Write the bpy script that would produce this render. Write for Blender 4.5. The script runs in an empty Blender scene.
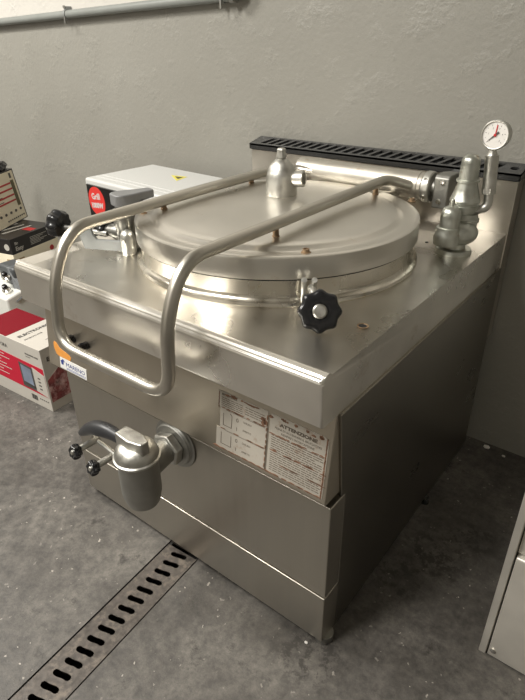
import bpy, bmesh, math, random
from mathutils import Vector, Matrix
random.seed(7)
PI = math.pi
sc = bpy.context.scene
col = sc.collection
Z0 = 0.667            # every z below is measured from the kettle's worktop; the floor is at world z = 0

# ------------------------------------------------------------------ materials
def mat(name, color, rough=0.5, metal=0.0, noise=None, bump=None, var=0.0, rvar=0.0, spec=0.5, coat=0.0, stain=None):
    m = bpy.data.materials.new(name); m.use_nodes = True
    nt = m.node_tree; N = nt.nodes; L = nt.links
    b = N['Principled BSDF']
    b.inputs['Base Color'].default_value = (*color, 1)
    b.inputs['Roughness'].default_value = rough
    b.inputs['Metallic'].default_value = metal
    b.inputs['Specular IOR Level'].default_value = spec
    b.inputs['Coat Weight'].default_value = coat
    tc = N.new('ShaderNodeTexCoord')
    mp = N.new('ShaderNodeMapping'); L.new(tc.outputs['Object'], mp.inputs['Vector'])
    if noise:
        sc_, st = noise
        mp.inputs['Scale'].default_value = st
        n = N.new('ShaderNodeTexNoise'); n.inputs['Scale'].default_value = sc_; n.inputs['Detail'].default_value = 6
        L.new(mp.outputs[0], n.inputs['Vector'])
        if var:
            r = N.new('ShaderNodeMapRange'); r.inputs[1].default_value = .3; r.inputs[2].default_value = .7
            r.inputs[3].default_value = 1 - var; r.inputs[4].default_value = 1 + var
            L.new(n.outputs['Fac'], r.inputs[0])
            mx = N.new('ShaderNodeMix'); mx.data_type = 'RGBA'; mx.blend_type = 'MULTIPLY'; mx.inputs[0].default_value = 1
            mx.inputs[6].default_value = (*color, 1)
            cb = N.new('ShaderNodeCombineColor')
            for i in range(3): L.new(r.outputs[0], cb.inputs[i])
            L.new(cb.outputs[0], mx.inputs[7])
            out = mx.outputs[2]
            if stain:
                sc2, thr, scol = stain
                n2 = N.new('ShaderNodeTexNoise'); n2.inputs['Scale'].default_value = sc2; n2.inputs['Detail'].default_value = 8
                n2.inputs['Roughness'].default_value = .7
                L.new(tc.outputs['Object'], n2.inputs['Vector'])
                r2 = N.new('ShaderNodeMapRange'); r2.inputs[1].default_value = thr - .06; r2.inputs[2].default_value = thr + .12
                L.new(n2.outputs['Fac'], r2.inputs[0])
                m2 = N.new('ShaderNodeMix'); m2.data_type = 'RGBA'
                L.new(r2.outputs[0], m2.inputs[0]); L.new(out, m2.inputs[6]); m2.inputs[7].default_value = (*scol, 1)
                out = m2.outputs[2]
            L.new(out, b.inputs['Base Color'])
        if rvar:
            r = N.new('ShaderNodeMapRange'); r.inputs[1].default_value = .3; r.inputs[2].default_value = .7
            r.inputs[3].default_value = rough - rvar; r.inputs[4].default_value = rough + rvar
            L.new(n.outputs['Fac'], r.inputs[0]); L.new(r.outputs[0], b.inputs['Roughness'])
        if bump:
            bp = N.new('ShaderNodeBump'); bp.inputs['Strength'].default_value = bump; bp.inputs['Distance'].default_value = .002
            L.new(n.outputs['Fac'], bp.inputs['Height']); L.new(bp.outputs[0], b.inputs['Normal'])
    return m

STEEL = (.60, .565, .505)
M = {}
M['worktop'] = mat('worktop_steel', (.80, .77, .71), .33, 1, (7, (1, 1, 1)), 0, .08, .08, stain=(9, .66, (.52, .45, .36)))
M['lid'] = mat('lid_steel', (.74, .71, .65), .33, 1, (5, (1, 1, 1)), 0, .06, .07, stain=(14, .70, (.5, .40, .28)))
M['ring'] = mat('ring_steel', (.70, .66, .58), .25, 1, (14, (1, 1, .3)), 0, .06, .08, stain=(22, .68, (.5, .36, .18)))
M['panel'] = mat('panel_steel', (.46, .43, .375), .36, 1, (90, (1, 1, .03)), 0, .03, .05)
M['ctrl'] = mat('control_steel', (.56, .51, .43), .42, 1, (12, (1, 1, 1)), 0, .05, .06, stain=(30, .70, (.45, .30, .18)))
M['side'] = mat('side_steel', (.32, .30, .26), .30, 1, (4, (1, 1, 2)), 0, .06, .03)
M['tube'] = mat('tube_steel', (.58, .55, .49), .34, 1, (20, (1, 1, 1)), .02, .04, .05)
M['splash'] = mat('splash_steel', (.62, .58, .52), .33, 1, (10, (1, 1, 1)), 0, .05, .05)
M['hinge'] = mat('hinge_steel', (.56, .53, .47), .48, 1, (40, (.3, 1, 1)), 0, .12, .06, stain=(30, .66, (.40, .28, .17)))
M['cast'] = mat('cast_nickel', (.56, .55, .51), .42, 1, (60, (1, 1, 1)), .45, .10, .10)
M['castdull'] = mat('dull_cast_nickel', (.36, .355, .33), .48, 1, (40, (1, 1, 1)), .2, .08, .06)
M['castdark'] = mat('aged_cast_nickel', (.24, .235, .215), .45, 1, (40, (1, 1, 1)), .2, .12, .06)
M['valve'] = mat('valve_nickel', (.52, .53, .48), .40, 1, (45, (1, 1, 1)), .2, .16, .12, stain=(40, .62, (.42, .33, .24)))
M['zinc'] = mat('grey_zinc', (.22, .22, .22), .5, .35, (30, (1, 1, 1)), .1, .06, .05)
M['zincface'] = mat('bracket_zinc', (.26, .27, .265), .5, .4, (30, (1, 1, 1)), .1, .06, .05)
M['rust'] = mat('rusty_brass', (.30, .21, .13), .55, .7, (120, (1, 1, 1)), .4, .3, .1)
M['black'] = mat('black_plastic', (.012, .012, .013), .22, 0, spec=.5)
M['blackmat'] = mat('black_enamel', (.028, .028, .028), .24, 0, spec=.8)
M['handle'] = mat('black_handle', (.022, .023, .025), .38, 0)
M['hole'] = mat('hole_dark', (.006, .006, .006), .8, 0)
M['dial'] = mat('dial_white', (.80, .77, .73), .5)
M['red'] = mat('dial_red', (.55, .02, .02), .5)
M['white'] = mat('white_enamel', (.56, .56, .54), .4)
M['sticker'] = mat('red_sticker', (.62, .035, .028), .45)
M['yellow'] = mat('yellow_print', (.70, .62, .10), .5)
M['glassblack'] = mat('black_door_glass', (.008, .008, .008), .08)
M['cardwhite'] = mat('white_card', (.50, .47, .42), .6, 0, (6, (1, 1, 1)), 0, .03, 0)
M['cardred'] = mat('red_card', (.17, .003, .010), .6, spec=.2)
M['cardred2'] = mat('bright_red_card', (.50, .015, .04), .6, spec=.25)
M['ink'] = mat('dark_ink', (.07, .065, .06), .6)
M['greyink'] = mat('grey_ink', (.36, .34, .31), .6)
M['cream'] = mat('cream_card', (.78, .71, .55), .6, 0, (8, (1, 1, 1)), 0, .05, 0)
M['tan'] = mat('tan_card', (.36, .25, .12), .7, 0, (50, (1, 1, .2)), 0, .08, 0)
M['brown'] = mat('brown_card', (.30, .20, .11), .75, 0, (20, (1, 1, 1)), 0, .06, 0)
M['blackcard'] = mat('black_card', (.014, .012, .012), .28, 0)
M['printgrey'] = mat('print_grey', (.42, .40, .36), .5)
M['printred'] = mat('print_red', (.42, .02, .02), .5)
M['olive'] = mat('print_olive', (.10, .085, .035), .5)
M['screen'] = mat('printed_screen', (.20, .24, .32), .35, 0, (9, (1, 1, 1)), 0, .4, 0)
M['meat'] = mat('printed_food', (.20, .045, .045), .5, 0, (28, (1, 1, 1)), 0, .7, 0, stain=(24, .53, (.62, .42, .40)))
M['label'] = mat('label_paper', (.42, .385, .33), .55, 0, (18, (1, 1, 1)), 0, .06, 0, stain=(26, .63, (.22, .10, .04)))
M['labelink'] = mat('label_ink', (.10, .08, .06), .6)
M['labelline'] = mat('label_line', (.13, .105, .08), .6)
M['wear'] = mat('label_wear', (.19, .10, .06), .8, 0, (60, (1, 1, 1)), 0, .4, 0)
M['makerwhite'] = mat('maker_label_white', (.74, .74, .72), .4)
M['blueprint'] = mat('blue_print', (.03, .05, .22), .5)
M['orange'] = mat('orange_sticker', (.72, .30, .06), .5, 0, (16, (1, 1, 1)), 0, .25, 0)
M['greyplastic'] = mat('dark_grey_plastic', (.07, .075, .078), .45)
M['whitemachine'] = mat('machine_white', (.66, .66, .62), .4)
M['chrome'] = mat('chrome', (.8, .78, .74), .15, 1)
M['pipe'] = mat('painted_pipe', (.23, .24, .225), .45, 0, (20, (1, 1, 1)), .1, .06, .05)
M['grate'] = mat('drain_steel', (.090, .078, .068), .5, .4, (90, (1, 1, 1)), .35, .35, .1, stain=(45, .58, (.19, .16, .13)))
M['trench'] = mat('trench_dark', (.03, .028, .025), .9)
M['cabinet'] = mat('cabinet_steel', (.78, .745, .68), .52, .7, (12, (1, 1, 1)), 0, .06, .07)
M['foil'] = mat('foil_dark', (.02, .02, .022), .25, 0, (40, (1, 1, 1)), .6, .5, .1)
M['lampbody'] = mat('lamp_body', (.75, .75, .73), .5)
M['lamp'] = mat('lamp_diffuser', (.8, .8, .8), .5)
M['ceilpaint'] = mat('ceiling_paint', (.62, .61, .57), .8)

def floor_mat():
    m = bpy.data.materials.new('concrete_floor'); m.use_nodes = True
    nt = m.node_tree; N = nt.nodes; L = nt.links; b = N['Principled BSDF']
    tc = N.new('ShaderNodeTexCoord')
    def noise(s, d=8, r=.6):
        n = N.new('ShaderNodeTexNoise'); n.inputs['Scale'].default_value = s; n.inputs['Detail'].default_value = d
        n.inputs['Roughness'].default_value = r; L.new(tc.outputs['Object'], n.inputs['Vector']); return n
    def ramp(src, stops):
        r = N.new('ShaderNodeValToRGB'); L.new(src, r.inputs[0]); e = r.color_ramp.elements
        e[0].position, e[0].color = stops[0][0], (*stops[0][1], 1); e[1].position, e[1].color = stops[-1][0], (*stops[-1][1], 1)
        for p, c in stops[1:-1]:
            q = e.new(p); q.color = (*c, 1)
        return r
    a = noise(4.5, 10, .72)
    c1 = ramp(a.outputs['Fac'], [(.36, (.055, .050, .044)), (.5, (.088, .081, .073)), (.64, (.140, .130, .116))])
    f = noise(38, 8, .8)
    c2 = ramp(f.outputs['Fac'], [(.36, (.62, .62, .62)), (.64, (1.42, 1.40, 1.37))])
    mx = N.new('ShaderNodeMix'); mx.data_type = 'RGBA'; mx.blend_type = 'MULTIPLY'; mx.inputs[0].default_value = 1
    L.new(c1.outputs[0], mx.inputs[6]); L.new(c2.outputs[0], mx.inputs[7])
    # dark grease marks
    g = noise(9, 10, .75)
    gr = ramp(g.outputs['Fac'], [(.57, (0, 0, 0)), (.66, (.9, .9, .9))])
    dirt = gr.outputs[0]
    dn = noise(30, 5, .75); dr = ramp(dn.outputs['Fac'], [(.49, (0, 0, 0)), (.56, (1, 1, 1))])
    for (px_, py_, rad) in ((.90, .40, .10), (.86, .30, .09), (.795, .01, .09), (.95, .50, .08)):   # trodden grease beside the kettle
        vd = N.new('ShaderNodeVectorMath'); vd.operation = 'DISTANCE'; L.new(tc.outputs['Object'], vd.inputs[0]); vd.inputs[1].default_value = (px_, py_, 0)
        mr = N.new('ShaderNodeMapRange'); L.new(vd.outputs['Value'], mr.inputs[0]); mr.inputs[1].default_value = rad*.5; mr.inputs[2].default_value = rad; mr.inputs[3].default_value = .85; mr.inputs[4].default_value = 0
        mm = N.new('ShaderNodeMath'); mm.operation = 'MULTIPLY'; L.new(mr.outputs[0], mm.inputs[0]); L.new(dr.outputs[0], mm.inputs[1])
        mx_ = N.new('ShaderNodeMath'); mx_.operation = 'MAXIMUM'; L.new(dirt, mx_.inputs[0]); L.new(mm.outputs[0], mx_.inputs[1]); dirt = mx_.outputs[0]
    m2 = N.new('ShaderNodeMix'); m2.data_type = 'RGBA'; L.new(dirt, m2.inputs[0]); L.new(mx.outputs[2], m2.inputs[6]); m2.inputs[7].default_value = (.035, .031, .027, 1)
    # pale specks and scuffs
    v = N.new('ShaderNodeTexVoronoi'); v.inputs['Scale'].default_value = 95; v.inputs['Randomness'].default_value = 1
    wv = N.new('ShaderNodeMix'); wv.data_type = 'VECTOR'; wv.inputs[0].default_value = .03; L.new(tc.outputs['Object'], wv.inputs[4])
    wn = noise(40, 3, .6); L.new(wn.outputs['Color'], wv.inputs[5]); L.new(wv.outputs[1], v.inputs['Vector'])
    sc3 = N.new('ShaderNodeSeparateColor'); L.new(v.outputs['Color'], sc3.inputs[0])
    th = N.new('ShaderNodeMapRange'); L.new(sc3.outputs[0], th.inputs[0]); th.inputs[1].default_value = .80; th.inputs[2].default_value = 1; th.inputs[3].default_value = 0; th.inputs[4].default_value = .30
    lt = N.new('ShaderNodeMath'); lt.operation = 'LESS_THAN'; L.new(v.outputs['Distance'], lt.inputs[0]); L.new(th.outputs[0], lt.inputs[1])
    vr = lt
    k = noise(7, 3, .5); kr = ramp(k.outputs['Fac'], [(.44, (0, 0, 0)), (.62, (.85, .85, .85))])
    mu = N.new('ShaderNodeMath'); mu.operation = 'MULTIPLY'; L.new(vr.outputs[0], mu.inputs[0]); L.new(kr.outputs[0], mu.inputs[1])
    m3 = N.new('ShaderNodeMix'); m3.data_type = 'RGBA'; L.new(mu.outputs[0], m3.inputs[0]); L.new(m2.outputs[2], m3.inputs[6]); m3.inputs[7].default_value = (.46, .42, .37, 1)
    L.new(m3.outputs[2], b.inputs['Base Color'])
    rr = N.new('ShaderNodeMapRange'); L.new(a.outputs['Fac'], rr.inputs[0]); rr.inputs[1].default_value = .3; rr.inputs[2].default_value = .7
    rr.inputs[3].default_value = .42; rr.inputs[4].default_value = .62; L.new(rr.outputs[0], b.inputs['Roughness'])
    bp = N.new('ShaderNodeBump'); bp.inputs['Strength'].default_value = .35; bp.inputs['Distance'].default_value = .003
    L.new(f.outputs['Fac'], bp.inputs['Height']); L.new(bp.outputs[0], b.inputs['Normal'])
    return m
M['floor'] = floor_mat()

def wall_mat():
    m = bpy.data.materials.new('painted_plaster'); m.use_nodes = True
    nt = m.node_tree; N = nt.nodes; L = nt.links; b = N['Principled BSDF']
    geo = N.new('ShaderNodeNewGeometry')
    sep = N.new('ShaderNodeSeparateXYZ'); L.new(geo.outputs['Position'], sep.inputs[0])
    # grey dado below the pipe line, white paint above it
    ma = N.new('ShaderNodeMath'); ma.operation = 'MULTIPLY_ADD'; L.new(sep.outputs['X'], ma.inputs[0]); ma.inputs[1].default_value = -.0285
    L.new(sep.outputs['Z'], ma.inputs[2])
    gt = N.new('ShaderNodeMath'); gt.operation = 'GREATER_THAN'; L.new(ma.outputs[0], gt.inputs[0]); gt.inputs[1].default_value = .536 + Z0
    n0 = N.new('ShaderNodeTexNoise'); n0.inputs['Scale'].default_value = 2.2; n0.inputs['Detail'].default_value = 6; L.new(geo.outputs['Position'], n0.inputs['Vector'])
    r0 = N.new('ShaderNodeValToRGB'); L.new(n0.outputs['Fac'], r0.inputs[0])
    r0.color_ramp.elements[0].position = .3; r0.color_ramp.elements[0].color = (.262, .252, .222, 1)
    r0.color_ramp.elements[1].position = .72; r0.color_ramp.elements[1].color = (.300, .290, .258, 1)
    mx = N.new('ShaderNodeMix'); mx.data_type = 'RGBA'; L.new(gt.outputs[0], mx.inputs[0]); L.new(r0.outputs[0], mx.inputs[6]); mx.inputs[7].default_value = (.60, .575, .53, 1)
    L.new(mx.outputs[2], b.inputs['Base Color'])
    b.inputs['Roughness'].default_value = .42
    n1 = N.new('ShaderNodeTexNoise'); n1.inputs['Scale'].default_value = 75; n1.inputs['Detail'].default_value = 5; n1.inputs['Roughness'].default_value = .6
    L.new(geo.outputs['Position'], n1.inputs['Vector'])
    n2 = N.new('ShaderNodeTexNoise'); n2.inputs['Scale'].default_value = 9; n2.inputs['Detail'].default_value = 7; n2.inputs['Roughness'].default_value = .65
    L.new(geo.outputs['Position'], n2.inputs['Vector'])
    r2 = N.new('ShaderNodeMapRange'); L.new(n2.outputs['Fac'], r2.inputs[0]); r2.inputs[1].default_value = .52; r2.inputs[2].default_value = .68
    r2.inputs[3].default_value = .35; r2.inputs[4].default_value = 1.0
    mu = N.new('ShaderNodeMath'); mu.operation = 'MULTIPLY'; L.new(n1.outputs['Fac'], mu.inputs[0]); L.new(r2.outputs[0], mu.inputs[1])
    bp = N.new('ShaderNodeBump'); bp.inputs['Strength'].default_value = .8; bp.inputs['Distance'].default_value = .0045
    L.new(mu.outputs[0], bp.inputs['Height']); L.new(bp.outputs[0], b.inputs['Normal'])
    return m
M['wall'] = wall_mat()

# ------------------------------------------------------------------ mesh helpers
def V(*a): return Vector(a)
def frame(n, up=V(0, 0, 1)):
    n = n.normalized()
    if abs(n.dot(up)) > .99: up = V(0, 1, 0)
    u = up.cross(n).normalized(); v = n.cross(u).normalized()
    return u, v, n
def hexa(bm, p):
    vs = [bm.verts.new(q) for q in p]
    for f in ((3, 2, 1, 0), (4, 5, 6, 7), (0, 1, 5, 4), (1, 2, 6, 5), (2, 3, 7, 6), (3, 0, 4, 7)):
        bm.faces.new([vs[i] for i in f])
def box(bm, x0, x1, y0, y1, z0, z1):
    hexa(bm, [V(x0, y0, z0), V(x1, y0, z0), V(x1, y1, z0), V(x0, y1, z0), V(x0, y0, z1), V(x1, y0, z1), V(x1, y1, z1), V(x0, y1, z1)])
def obox(bm, c, u, v, n, a, b, d0, d1):
    """box around c: half-sizes a,b along u,v; from d0 to d1 along n"""
    hexa(bm, [c - u*a - v*b + n*d0, c + u*a - v*b + n*d0, c + u*a + v*b + n*d0, c - u*a + v*b + n*d0,
              c - u*a - v*b + n*d1, c + u*a - v*b + n*d1, c + u*a + v*b + n*d1, c - u*a + v*b + n*d1])
def prism(bm, pts, d):
    """closed polygon pts extruded along vector d"""
    a = [bm.verts.new(p) for p in pts]; b = [bm.verts.new(p + d) for p in pts]
    n = len(pts)
    bm.faces.new(a[::-1]); bm.faces.new(b)
    for i in range(n): bm.faces.new((a[i], a[(i+1) % n], b[(i+1) % n], b[i]))
def lathe(bm, prof, o=V(0, 0, 0), axis=V(0, 0, 1), n=32, lobes=None, phase=0):
    """prof: (radius, height) pairs; lobes=(count, depth) scallops the radius"""
    u, v, w = frame(axis)
    rings = []
    for r, h in prof:
        if r < 1e-5:
            rings.append([bm.verts.new(o + w*h)]); continue
        ring = []
        for i in range(n):
            a = 2*PI*i/n + phase
            rr = r
            if lobes: rr = r*(1 - lobes[1]*(.5 - .5*math.cos(lobes[0]*a))**.85)
            ring.append(bm.verts.new(o + u*(rr*math.cos(a)) + v*(rr*math.sin(a)) + w*h))
        rings.append(ring)
    for p, q in zip(rings, rings[1:]):
        if len(p) == 1 and len(q) == 1: continue
        for i in range(n):
            j = (i+1) % n
            if len(p) == 1: bm.faces.new((p[0], q[i], q[j]))
            elif len(q) == 1: bm.faces.new((p[i], p[j], q[0]))
            else: bm.faces.new((p[i], p[j], q[j], q[i]))
    if len(rings[0]) > 1: bm.faces.new(rings[0][::-1])
    if len(rings[-1]) > 1: bm.faces.new(rings[-1])
def cyl(bm, a, b, r, n=20, r2=None):
    d = b - a; lathe(bm, [(r, 0), (r if r2 is None else r2, d.length)], a, d, n)
def fillet(pts, rad, seg=8):
    out = [pts[0]]
    for i in range(1, len(pts)-1):
        p, a, b = pts[i], pts[i-1], pts[i+1]
        r = rad[i] if isinstance(rad, (list, tuple)) else rad
        d1 = (a-p); d2 = (b-p); r = min(r, d1.length*.49, d2.length*.49)
        s = p + d1.normalized()*r; e = p + d2.normalized()*r
        for k in range(seg+1):
            t = k/seg; out.append(s*(1-t)**2 + p*(2*t*(1-t)) + e*t*t)
    out.append(pts[-1]); return out
def tube(bm, pts, r, n=16, radii=None, flat=None):
    rings = []
    up = None
    for i, p in enumerate(pts):
        t = (pts[min(i+1, len(pts)-1)] - pts[max(i-1, 0)]).normalized()
        if up is None:
            u, v, _ = frame(t)
        else:
            u = (up - t*up.dot(t)).normalized(); v = t.cross(u)
        up = u
        rr = radii[i] if radii else r
        f = flat or 1
        rings.append([bm.verts.new(p + u*(rr*math.cos(2*PI*k/n)) + v*(rr*f*math.sin(2*PI*k/n))) for k in range(n)])
    for a, b in zip(rings, rings[1:]):
        for k in range(n): bm.faces.new((a[k], a[(k+1) % n], b[(k+1) % n], b[k]))
    bm.faces.new(rings[0][::-1]); bm.faces.new(rings[-1])
def sphere(bm, c, r, sx=1, sy=1, sz=1):
    bmesh.ops.create_uvsphere(bm, u_segments=20, v_segments=12, radius=1, matrix=Matrix.Translation(c) @ Matrix.Diagonal((r*sx, r*sy, r*sz, 1)))
def holed(bm, rect, hole, top, bot):
    """plate cell with a hole through it. rect: 4 points (u,v) ccw; hole: list of (u,v) ccw; top/bot map (u,v) to points"""
    cx = sum(p[0] for p in hole)/len(hole); cy = sum(p[1] for p in hole)/len(hole)
    outer = []
    for hx, hy in hole:
        dx, dy = hx-cx, hy-cy
        best = None
        for i in range(4):
            x1, y1 = rect[i]; x2, y2 = rect[(i+1) % 4]
            ex, ey = x2-x1, y2-y1
            den = dx*ey - dy*ex
            if abs(den) < 1e-12: continue
            t = ((x1-cx)*ey - (y1-cy)*ex)/den; s = ((x1-cx)*dy - (y1-cy)*dx)/den
            if t > 0 and -1e-6 <= s <= 1+1e-6 and (best is None or t < best): best = t
        outer.append([cx+dx*best, cy+dy*best])
    for c in rect:     # snap the nearest spoke to each corner so the cell stays a full rectangle
        k = min(range(len(outer)), key=lambda i: (outer[i][0]-c[0])**2 + (outer[i][1]-c[1])**2)
        outer[k] = [c[0], c[1]]
    n = len(hole)
    T = [bm.verts.new(top(*p)) for p in outer]; Hh = [bm.verts.new(top(*p)) for p in hole]; Bh = [bm.verts.new(bot(*p)) for p in hole]
    To = [bm.verts.new(bot(*p)) for p in outer]
    for i in range(n):
        j = (i+1) % n
        bm.faces.new((T[i], T[j], Hh[j], Hh[i])); bm.faces.new((Hh[i], Hh[j], Bh[j], Bh[i]))
        bm.faces.new((Bh[i], Bh[j], To[j], To[i])); bm.faces.new((To[i], To[j], T[j], T[i]))

_bases = {}
def link(o): col.objects.link(o); return o
def thing(name, label, cat, base, group=None):
    o = link(bpy.data.objects.new(name, None)); o.empty_display_size = .1
    b = Vector(base) + V(0, 0, Z0); o.location = b; _bases[o] = b
    o['label'] = label; o['category'] = cat
    if group: o['group'] = group
    return o
def obj(name, bm, m, parent=None, base=None, bevel=None, smooth=35, weld=False):
    """link bm (in worktop coordinates) as ONE mesh object"""
    if weld: bmesh.ops.remove_doubles(bm, verts=bm.verts, dist=1e-5)
    bmesh.ops.recalc_face_normals(bm, faces=bm.faces)
    pb = _bases.get(parent, V(0, 0, 0)) if parent else V(0, 0, 0)
    if parent is None:
        lo = [min(v.co[i] for v in bm.verts) for i in range(3)]; hi = [max(v.co[i] for v in bm.verts) for i in range(3)]
        org = V((lo[0]+hi[0])/2, (lo[1]+hi[1])/2, lo[2]+Z0) if base is None else Vector(base)+V(0, 0, Z0)
    else:
        org = pb
    for v in bm.verts: v.co = v.co + V(0, 0, Z0) - org
    me = bpy.data.meshes.new(name); bm.to_mesh(me); bm.free()
    for p in me.polygons: p.use_smooth = True
    me.set_sharp_from_angle(angle=math.radians(smooth))
    ms = m if isinstance(m, (list, tuple)) else [m]
    for q in ms: me.materials.append(M[q])
    o = link(bpy.data.objects.new(name, me)); _bases[o] = org
    if parent: o.parent = parent
    else: o.location = org
    if bevel:
        md = o.modifiers.new('bevel', 'BEVEL'); md.width = bevel; md.segments = 3; md.limit_method = 'ANGLE'; md.angle_limit = math.radians(40)
        md.harden_normals = False
    return o
def tag(o, label, cat, group=None):
    o['label'] = label; o['category'] = cat
    if group: o['group'] = group
    return o
def struct(name, bm, m, **k):
    o = obj(name, bm, m, **k); o['kind'] = 'structure'; return o
def B(): return bmesh.new()

class Plane:
    """a printed face: origin o, unit axes u (right) and v (up), outward normal n"""
    def __init__(s, o, u, v): s.o = o; s.u = u.normalized(); s.v = v.normalized(); s.n = s.u.cross(s.v).normalized()
    def p(s, a, b, h=0): return s.o + s.u*a + s.v*b + s.n*h
    def poly(s, bm, pts, h0, h1): prism(bm, [s.p(a, b, h0) for a, b in pts], s.n*(h1-h0))
    def rect(s, bm, a0, a1, b0, b1, h0=0, h1=.0006): s.poly(bm, [(a0, b0), (a1, b0), (a1, b1), (a0, b1)], h0, h1)
    def disc(s, bm, a, b, r, h0=0, h1=.0006, n=32, ry=None):
        s.poly(bm, [(a + r*math.cos(2*PI*i/n), b + (ry or r)*math.sin(2*PI*i/n)) for i in range(n)], h0, h1)
    def line(s, bm, pts, w, h0=0, h1=.0005):
        for (a, b), (c, d) in zip(pts, pts[1:]):
            L = math.hypot(c-a, d-b) or 1e-6; nx, ny = -(d-b)/L*w/2, (c-a)/L*w/2
            s.poly(bm, [(a-nx, b-ny), (c-nx, d-ny), (c+nx, d+ny), (a+nx, b+ny)], h0, h1)
    def text(s, bm, string, a, b, size, h=.0006, rot=0, sx=1.0, align='LEFT', bold=0.0):
        cu = bpy.data.curves.new('lettering', 'FONT'); cu.body = string; cu.size = size; cu.align_x = align; cu.extrude = .0002; cu.offset = bold
        cu.resolution_u = 2
        o = link(bpy.data.objects.new('lettering', cu)); dg = bpy.context.evaluated_depsgraph_get()
        me = bpy.data.meshes.new_from_object(o.evaluated_get(dg))
        nb = len(bm.verts); bm.from_mesh(me); bm.verts.ensure_lookup_table()
        cr, sr = math.cos(rot), math.sin(rot)
        for v in bm.verts[nb:]:
            x, y = v.co.x*sx, v.co.y
            v.co = s.p(a + x*cr - y*sr, b + x*sr + y*cr, h + v.co.z)
        bpy.data.objects.remove(o); bpy.data.curves.remove(cu); bpy.data.meshes.remove(me)

FL = -Z0
# ------------------------------------------------------------------ room
ang = math.radians(3.9)
tdir = V(math.sin(ang), -math.cos(ang), 0)     # along the drain, towards the viewer
tx = V(math.cos(ang), math.sin(ang), 0)
D0 = V(.4048, .042, FL)
def dp(a, t, z=0): return D0 + tx*a + tdir*t + V(0, 0, z)
hw = .0475; tA, tB = -.19, 1.7
XL, XR, YF, YB = -3.2, 3.0, -3.6, .897
bm = B()
def quad(*p): bm.faces.new([bm.verts.new(q) for q in p])
quad(V(XL, YF, FL), V(dp(-hw, 0).x + tdir.x/abs(tdir.y)*(-YF+.042), YF, FL), dp(-hw, tA), V(dp(-hw, tA).x, YB, FL), V(XL, YB, FL))
quad(V(dp(hw, 0).x + tdir.x/abs(tdir.y)*(-YF+.042), YF, FL), V(XR, YF, FL), V(XR, YB, FL), V(dp(hw, tA).x, YB, FL), dp(hw, tA))
quad(dp(-hw, tA), dp(hw, tA), V(dp(hw, tA).x, YB, FL), V(dp(-hw, tA).x, YB, FL))
quad(dp(-hw, tB), V(dp(-hw, 0).x + tdir.x/abs(tdir.y)*(-YF+.042), YF, FL), V(dp(hw, 0).x + tdir.x/abs(tdir.y)*(-YF+.042), YF, FL), dp(hw, tB))
struct('floor', bm, 'floor', base=(0, 0, FL))
bm = B(); dz = -.07
for a in (-1, 1): quad(dp(a*hw, tA), dp(a*hw, tB), dp(a*hw, tB, dz), dp(a*hw, tA, dz))
quad(dp(-hw, tA, dz), dp(hw, tA, dz), dp(hw, tB, dz), dp(-hw, tB, dz))
for t in (tA, tB): quad(dp(-hw, t), dp(hw, t), dp(hw, t, dz), dp(-hw, t, dz))
struct('trim_1', bm, 'trench')
ZC = 2.05
bm = B(); box(bm, XL, XR, YB, YB+.12, FL, ZC); struct('wall_back', bm, 'wall')
bm = B(); box(bm, XL-.12, XL, YF, YB, FL, ZC); struct('wall_left', bm, 'wall')
bm = B(); box(bm, XR, XR+.12, YF, YB, FL, ZC); struct('wall_right', bm, 'wall')
bm = B(); box(bm, XL, XR, YF-.12, YF, FL, ZC); struct('wall_front', bm, 'wall')
bm = B(); box(bm, XL, XR, YF, YB, ZC, ZC+.1); struct('ceiling', bm, 'ceilpaint')

# drain grates: two modules that meet at the kettle's front
def grate(t0, t1, label):
    bm = B(); pitch = .0288; w = hw - .0038
    n = max(1, round((t1-t0)/pitch)); pitch = (t1-t0)/n
    for k in range(n):
        a = t0 + k*pitch + (.0006 if k == 0 else 0); b = t0 + (k+1)*pitch - (.0006 if k == n-1 else 0); c = t0 + (k+.5)*pitch
        hole = []
        L, r = .0150, .0064
        cen = [(-L + 2*L*i/8) for i in range(9)]
        bend = lambda x: -.0026*math.sin(x/L*PI*.55)
        top_side = [(x, c + bend(x) + r) for x in cen]
        bot_side = [(x, c + bend(x) - r) for x in cen]
        capR = [(L + r*math.cos(q), c + bend(L) + r*math.sin(q)) for q in (PI/2*.55, 0, -PI/2*.55)]
        capL = [(-L - r*math.cos(q), c + bend(-L) + r*math.sin(q)) for q in (-PI/2*.55, 0, PI/2*.55)]
        hole = bot_side + capR[::-1] + top_side[::-1] + capL[::-1]
        holed(bm, [(-w, a), (w, a), (w, b), (-w, b)], hole, lambda x, y: dp(x, y, -.001), lambda x, y: dp(x, y, -.004))
    o = obj('drain_grate', bm, 'grate', weld=True, smooth=30)
    tag(o, label, 'drain grate', None)
    return o
grate(.004, .004+.0288*26, 'long slotted steel floor drain grate running from kettle front to bottom left')
grate(-.004-.0288*6, -.004, 'slotted steel drain grate section mostly hidden beneath the kettle')
# small bearing rails carrying the grates belong to the trench
bm = B()
for a in (-1, 1):
    obox(bm, dp(a*(hw-.004), (tA+tB)/2, -.007), tx, tdir, V(0, 0, 1), .004, (tB-tA)/2, -.01, .003)
struct('trim_2', bm, 'trench')

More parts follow.
